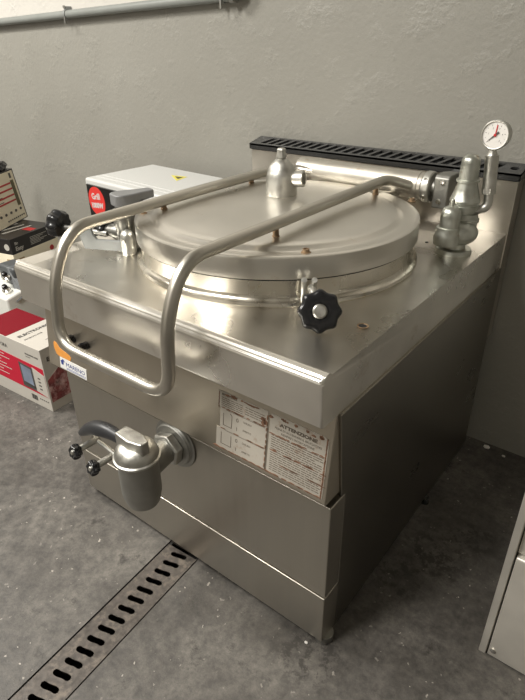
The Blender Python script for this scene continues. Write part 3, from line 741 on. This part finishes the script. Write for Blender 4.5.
# white slicing machine behind it
MB = thing('food_slicer', 'white enamelled food machine with dark grey guard behind the red carton', 'kitchen machine', (-.90, .39, FL))
mx0, mx1, my0, my1, mz = -1.06, -.752, .315, .485, -.405
bm = B()
prism(bm, [V(mx0, my0, FL), V(mx0, my0, mz), V(mx0, my0+.055, mz+.012), V(mx0, my1, mz+.012), V(mx0, my1, FL)], V(mx1-mx0, 0, 0))
obj('machine_body', bm, 'whitemachine', MB, bevel=.008)
bm = B()
prism(bm, [V(mx1-.045, my0+.06, mz+.010), V(mx1-.002, my0+.03, mz-.02), V(mx1-.002, my1-.02, mz+.03), V(mx1-.06, my1-.01, mz+.10), V(mx1-.09, my0+.07, mz+.085)], V(.010, .008, 0))
obj('guard', bm, 'greyplastic', MB, bevel=.003)
bm = B(); box(bm, mx1-.16, mx1-.05, my0+.075, my1-.02, mz+.0115, mz+.085); obj('motor_housing', bm, 'greyplastic', MB, bevel=.012)
for x, y, z in ((mx1-.045, my0+.035, mz+.009), (mx1-.075, my0+.06, mz+.045)):
    bm = B(); lathe(bm, [(.016, 0), (.016, .012), (.010, .016), (.009, .022)], V(x, y, z), V(.2, -.4, 1), 20); k = obj('knob', bm, 'chrome', MB)
    bm = B(); lathe(bm, [(.010, .0215), (.011, .026), (.008, .034), (0, .036)], V(x, y, z), V(.2, -.4, 1), 20); obj('knob_cap', bm, 'black', k)

# cream carton, black carton on it, upright cream carton behind
yaw = math.radians(-3); au, av = V(math.cos(.25), -math.sin(.25)*0, 0), V(-.24, .97, 0).normalized()
def carton(name, c, w, d, z0, z1, m, label, lean=0, dirx=None, diry=None):
    dx = (dirx or V(-1, -.24, 0)).normalized(); dy = (diry or V(-.24, 1, 0)).normalized()
    t = thing(name, label, 'cardboard box', c + dx*w/2 + dy*d/2 + V(0, 0, z0))
    base = [c, c + dx*w, c + dx*w + dy*d, c + dy*d]
    bm = B(); hexa(bm, [p + V(0, 0, z0) for p in base] + [p + V(0, 0, z1) for p in base]); obj('carton_body', bm, m, t, bevel=.0012)
    S = Plane(c + V(0, 0, z0), dy, V(0, 0, 1)); Fr = Plane(c + dx*w + V(0, 0, z0), -dx, V(0, 0, 1)); Tt = Plane(c + dx*w + V(0, 0, z1), -dx, dy)
    return t, S, Fr, Tt
CC = V(-1.012, .512, 0)
t, S, Fr, Tt = carton('cream_carton', CC, .30, .26, FL, -.345, 'cream', 'cream cardboard carton on the floor beneath the black carton')
bm = B(); S.rect(bm, .001, .055, .15, .30); Fr.rect(bm, .26, .299, .15, .30); obj('tan_tape', bm, 'tan', t)
bm = B(); S.disc(bm, .215, .290, .012, 0, .0006); obj('printed_mark', bm, 'printred', t)
t, S, Fr, Tt = carton('black_carton', CC, .30, .25, -.3449, -.280, 'blackcard', 'flat black printed carton lying on the cream carton at left')
bm = B(); S.text(bm, 'Big', .020, .037, .016, sx=.9, bold=.0006); S.text(bm, 'Easy', .020, .012, .024, sx=1.0, bold=.0008)
for i in range(6): S.rect(bm, .105, .16+.02*(i % 3), .014+i*.006, .016+i*.006)
Fr.disc(bm, .275, .030, .014)
for i in range(5): Tt.poly(bm, [(.04+.04*i, .05), (.055+.04*i, .05), (.075+.04*i, .19), (.065+.04*i, .19)], 0, .0006)
obj('pale_print', bm, 'printgrey', t)
bm = B(); Tt.rect(bm, .235, .285, .13, .165); obj('red_print', bm, 'printred', t)
# upright carton
uc = V(-1.262, .752, 0)
dxu = V(.50, -.866, 0).normalized()      # along its printed face, towards the viewer-left
t = thing('upright_carton', 'tall cream carton with red bars standing on the black carton at left', 'cardboard box', uc + V(.09, -.16, -.28))
uz0, uz1 = -.2795, -.062
nrm = V(.866, .5, 0); wdt = .30
# stand it on the black carton: face origin at the near end
o0 = uc + dxu*wdt; lean = V(-.012, -.020, 0)
pts = [o0, uc, uc - nrm*.06, o0 - nrm*.06]
bm = B(); hexa(bm, [p + V(0, 0, uz0) for p in pts] + [p + V(0, 0, uz1) + lean for p in pts]); obj('carton_body', bm, 'blackcard', t, bevel=.001)
U = Plane(o0 + V(0, 0, uz0), -dxu, V(0, 0, uz1-uz0) + lean)
bm = B(); U.rect(bm, .002, wdt-.008, .004, .213); uf = obj('printed_face', bm, 'cream', t)
bm = B()
for b in (.090, .113, .139, .162): U.rect(bm, .10, wdt-.048, b, b+.007, .0006, .0012)
obj('red_bars', bm, 'printred', t)
bm = B(); U.rect(bm, wdt-.046, wdt-.022, .065, .175, .0006, .0012); obj('dark_band', bm, 'olive', t)
bm = B(); U.rect(bm, wdt-.042, wdt-.028, .184, .205, .0006, .0012)
for i in range(6): U.disc(bm, wdt-.035-.040*i, .050, .009, .0006, .0012, 12, .006)
for i in range(9): U.rect(bm, wdt-.030-.016*i, wdt-.020-.016*i, .018, .024, .0006, .0012)
for i in range(5): U.rect(bm, .11, .16, .100+i*.02, .103+i*.02, .0006, .0012)
obj('dark_print', bm, 'ink', t)
# crumpled black bundle on top of the upright carton
bm = B(); bc = U.p(wdt-.075, .216, -.03) + V(-.0, 0, .023)
bmesh.ops.create_icosphere(bm, subdivisions=3, radius=1, matrix=Matrix.Translation(bc) @ Matrix.Rotation(-math.pi/3, 4, 'Z') @ Matrix.Diagonal((.075, .033, .026, 1)))
for v in bm.verts:
    if v.co.z > bc.z - .018: v.co += (v.co-bc)*rnd.uniform(-.16, .10)
    else: v.co.z = max(v.co.z, bc.z - .0225)
tag(obj('black_bag', bm, 'foil', smooth=15), 'crumpled glossy black bag lying on top of the upright cream carton', 'bag')

# brown carton that carries the microwave oven, hidden behind the kettle
ya = math.radians(-4); mu_, mv = V(math.cos(ya), math.sin(ya), 0), V(-math.sin(ya), math.cos(ya), 0)
# microwave
MO = V(-.497, .557, .0235)          # top front left corner
mw, md, mh = .415, .29, .25
sup = thing('plain_carton', 'plain brown carton carrying the white microwave oven beside the back wall', 'cardboard box', MO + mu_*mw/2 + mv*md/2 + V(0, 0, FL-.0235))
bm = B(); c = MO - V(0, 0, .0235 - FL); 
q = [c + mu_*.02 + mv*.02, c + mu_*(mw-.03) + mv*.02, c + mu_*(mw-.03) + mv*(md-.02), c + mu_*.02 + mv*(md-.02)]
zt_ = MO.z - mh - .012
hexa(bm, q + [V(p.x, p.y, zt_) for p in q]); obj('carton_body', bm, 'brown', sup, bevel=.0015)
bm = B(); m0 = V(q[0].x, q[0].y, zt_); Tq = Plane(m0, mu_, mv); Tq.rect(bm, 0, mw-.05, .10, .145, 0, .0004); obj('packing_tape', bm, 'tan', sup)
MW = thing('microwave_oven', 'white microwave oven with red grill sticker behind the kettle at left', 'microwave oven', MO + mu_*mw/2 + mv*md/2 + V(0, 0, -mh-.0115))
bm = B(); q = [MO - V(0, 0, mh), MO + mu_*mw - V(0, 0, mh), MO + mu_*mw + mv*md - V(0, 0, mh), MO + mv*md - V(0, 0, mh)]
hexa(bm, q + [p + V(0, 0, mh) for p in q]); obj('casing', bm, 'white', MW, bevel=.008)
Fm = Plane(MO - V(0, 0, mh), mu_, V(0, 0, 1)); Tm = Plane(MO, mu_, mv)
bm = B()
for b in (.035, .060): Tm.rect(bm, .015, mw-.015, b, b+.004, -.001, .0012)
obj('roof_rib', bm, 'white', MW, bevel=.0008)
bm = B(); Fm.rect(bm, .014, mw-.10, .014, mh-.018, -.002, .006); dr = obj('door', bm, 'glassblack', MW, bevel=.002)
bm = B(); Fm.rect(bm, mw-.095, mw-.008, .010, mh-.012, -.002, .006); cpn = obj('control_panel', bm, 'white', MW, bevel=.002)
for b in (.07, .16):
    bm = B(); lathe(bm, [(.022, .005), (.021, .020), (.018, .022)], Fm.p(mw-.05, b), Fm.n, 28); obj('dial_knob', bm, 'zinc', cpn)
bm = B(); Fm.disc(bm, .066, mh-.068, .047, .006, .0068, 48); sk_ = obj('grill_sticker', bm, 'sticker', MW); sk_['label'] = 'round red sticker reading Grill 1000W'
bm = B(); Fm.text(bm, 'Grill', .064, mh-.062, .028, .0068, align='CENTER', rot=.10, bold=.0008); Fm.text(bm, '1000W', .066, mh-.090, .023, .0068, align='CENTER', rot=.10, bold=.0012); obj('sticker_lettering', bm, 'white', MW)
for x, y in ((.04, .04), (mw-.05, .04), (.04, md-.04), (mw-.05, md-.04)):
    bm = B(); p = MO + mu_*x + mv*y - V(0, 0, mh); cyl(bm, p - V(0, 0, .0115), p + V(0, 0, .001), .012, 14); obj('foot', bm, 'black', MW)
bm = B(); Tm.poly(bm, [(.205, .205), (.285, .160), (.268, .222)], 0, .0006); wt = obj('warning_sticker', bm, 'yellow', MW)
bm = B(); Tm.poly(bm, [(.232, .199), (.270, .178), (.262, .209)], .0006, .0010); obj('sticker_symbol', bm, 'olive', MW)

# ------------------------------------------------------------------ stainless cabinet at the right edge
RC = thing('stainless_cabinet', 'stainless steel cabinet cut off by the right edge of the photo', 'cabinet', (1.36, .53, FL))
rx0, ry0, rx1, ry1, rt = 1.061, .2245, 1.66, .86, .0
bm = B(); box(bm, rx0, rx0+.0135, ry0, ry1, FL+.0005, rt-.04); obj('side_panel', bm, 'cabinet', RC, bevel=.0015)
bm = B(); box(bm, rx1-.0135, rx1, ry0, ry1, FL+.0005, rt-.04); obj('side_panel', bm, 'cabinet', RC, bevel=.0015)
bm = B(); box(bm, rx0+.0138, rx1-.0138, ry0+.02, ry1, FL+.012, rt-.041); obj('carcass', bm, 'hole', RC)
bm = B(); prism(bm, [V(rx0+.0165, y, z) for y, z in [(ry0+.001, FL+.0035), (ry0+.001, -.392), (ry0+.004, -.386), (ry0+.019, -.383), (ry0+.019, FL+.0035)]], V(rx1-rx0-.033, 0, 0)); dd = obj('door', bm, 'cabinet', RC, bevel=.002)
bm = B(); lathe(bm, [(.006, 0), (.006, .002), (.003, .0035), (0, .0036)], V(rx0+.0256, ry0+.001, -.6454), V(0, -1, 0), 16); obj('screw', bm, 'chrome', dd)
bm = B(); box(bm, rx0+.0155, rx1-.0155, ry0+.012, ry0+.0198, -.381, -.315); obj('recess_panel', bm, 'cabinet', RC, bevel=.001)
bm = B(); box(bm, rx0+.0165, rx1-.0165, ry0+.001, ry0+.0195, -.235, rt-.045); obj('control_panel', bm, 'cabinet', RC, bevel=.002)
for x in (1.20, 1.36, 1.52):
    bm = B(); lathe(bm, [(.024, 0), (.022, .022), (.018, .025)], V(x, ry0+.001, -.13), V(0, -1, 0), 28); obj('control_knob', bm, 'black', RC)
bm = B(); box(bm, rx0-.008, rx1+.008, ry0-.012, ry1, rt-.0395, rt); obj('worktop', bm, 'worktop', RC, bevel=.003)

# crumbs lying on the floor
def crumb(x, y, r, label):
    bm = B(); bmesh.ops.create_icosphere(bm, subdivisions=1, radius=1, matrix=Matrix.Translation(V(x, y, FL+r*.45)) @ Matrix.Diagonal((r, r*.7, r*.5, 1)))
    for v in bm.verts: v.co.z = max(v.co.z, FL+.0001)
    tag(obj('debris_chip', bm, 'dial'), label, 'debris')
crumb(.775, .025, .0045, 'white chip of debris on the floor below the kettle front corner')
crumb(.862, .872, .011, 'larger white flake of plaster on the floor at the back wall')
crumb(.915, .862, .006, 'small white crumb on the floor by the back wall')

# ------------------------------------------------------------------ ceiling lamps
def lamp(name, x, y, sx, sy, power, label, color=(1, .97, .91)):
    t = thing(name, label, 'ceiling light', (x, y, ZC-.06), 'ceiling lamps')
    bm = B(); box(bm, x-sx/2-.03, x+sx/2+.03, y-sy/2-.03, y+sy/2+.03, ZC-.05, ZC); obj('housing', bm, 'lampbody', t, bevel=.004)
    li = bpy.data.lights.new('lamp_light', 'AREA'); li.shape = 'RECTANGLE'; li.size = sx; li.size_y = sy; li.energy = power; li.color = color
    o = link(bpy.data.objects.new('lamp_light', li)); o.parent = t; o.location = (0, 0, .008)
lamp('ceiling_light', -1.75, -.75, 1.3, .45, 58, 'fluorescent ceiling lamp to the front left of the kettle')
lamp('ceiling_light', -.05, -1.5, .45, 1.3, 48, 'fluorescent ceiling lamp behind the camera')
w = bpy.data.worlds.new('world'); sc.world = w; w.use_nodes = True
w.node_tree.nodes['Background'].inputs[0].default_value = (.8, .85, 1, 1); w.node_tree.nodes['Background'].inputs[1].default_value = .05

# ------------------------------------------------------------------ camera
Rr = V(0.79017284, 0.61277925, -0.0113346); Rd = V(0.29207148, -0.39275332, -0.87203158); Rf = V(-0.53881456, 0.68574516, -0.48931835)
cd = bpy.data.cameras.new('camera'); cam = link(bpy.data.objects.new('camera', cd))
mtx = Matrix((( Rr.x, -Rd.x, -Rf.x, 1.14294589), (Rr.y, -Rd.y, -Rf.y, -.57586122), (Rr.z, -Rd.z, -Rf.z, .41985146 + Z0), (0, 0, 0, 1)))
cam.matrix_world = mtx
cd.sensor_fit = 'VERTICAL'; cd.sensor_height = 36; cd.sensor_width = 27; cd.lens = 553.79257/700*36; cd.clip_start = .02
sc.camera = cam
vs = sc.view_settings; vs.view_transform = 'Standard'; vs.look = 'None'; vs.gamma = 1; vs.exposure = 0.9; vs.use_curve_mapping = False
sc.cycles.use_denoising = True
sc.cycles.max_bounces = 8; sc.cycles.sample_clamp_indirect = 6
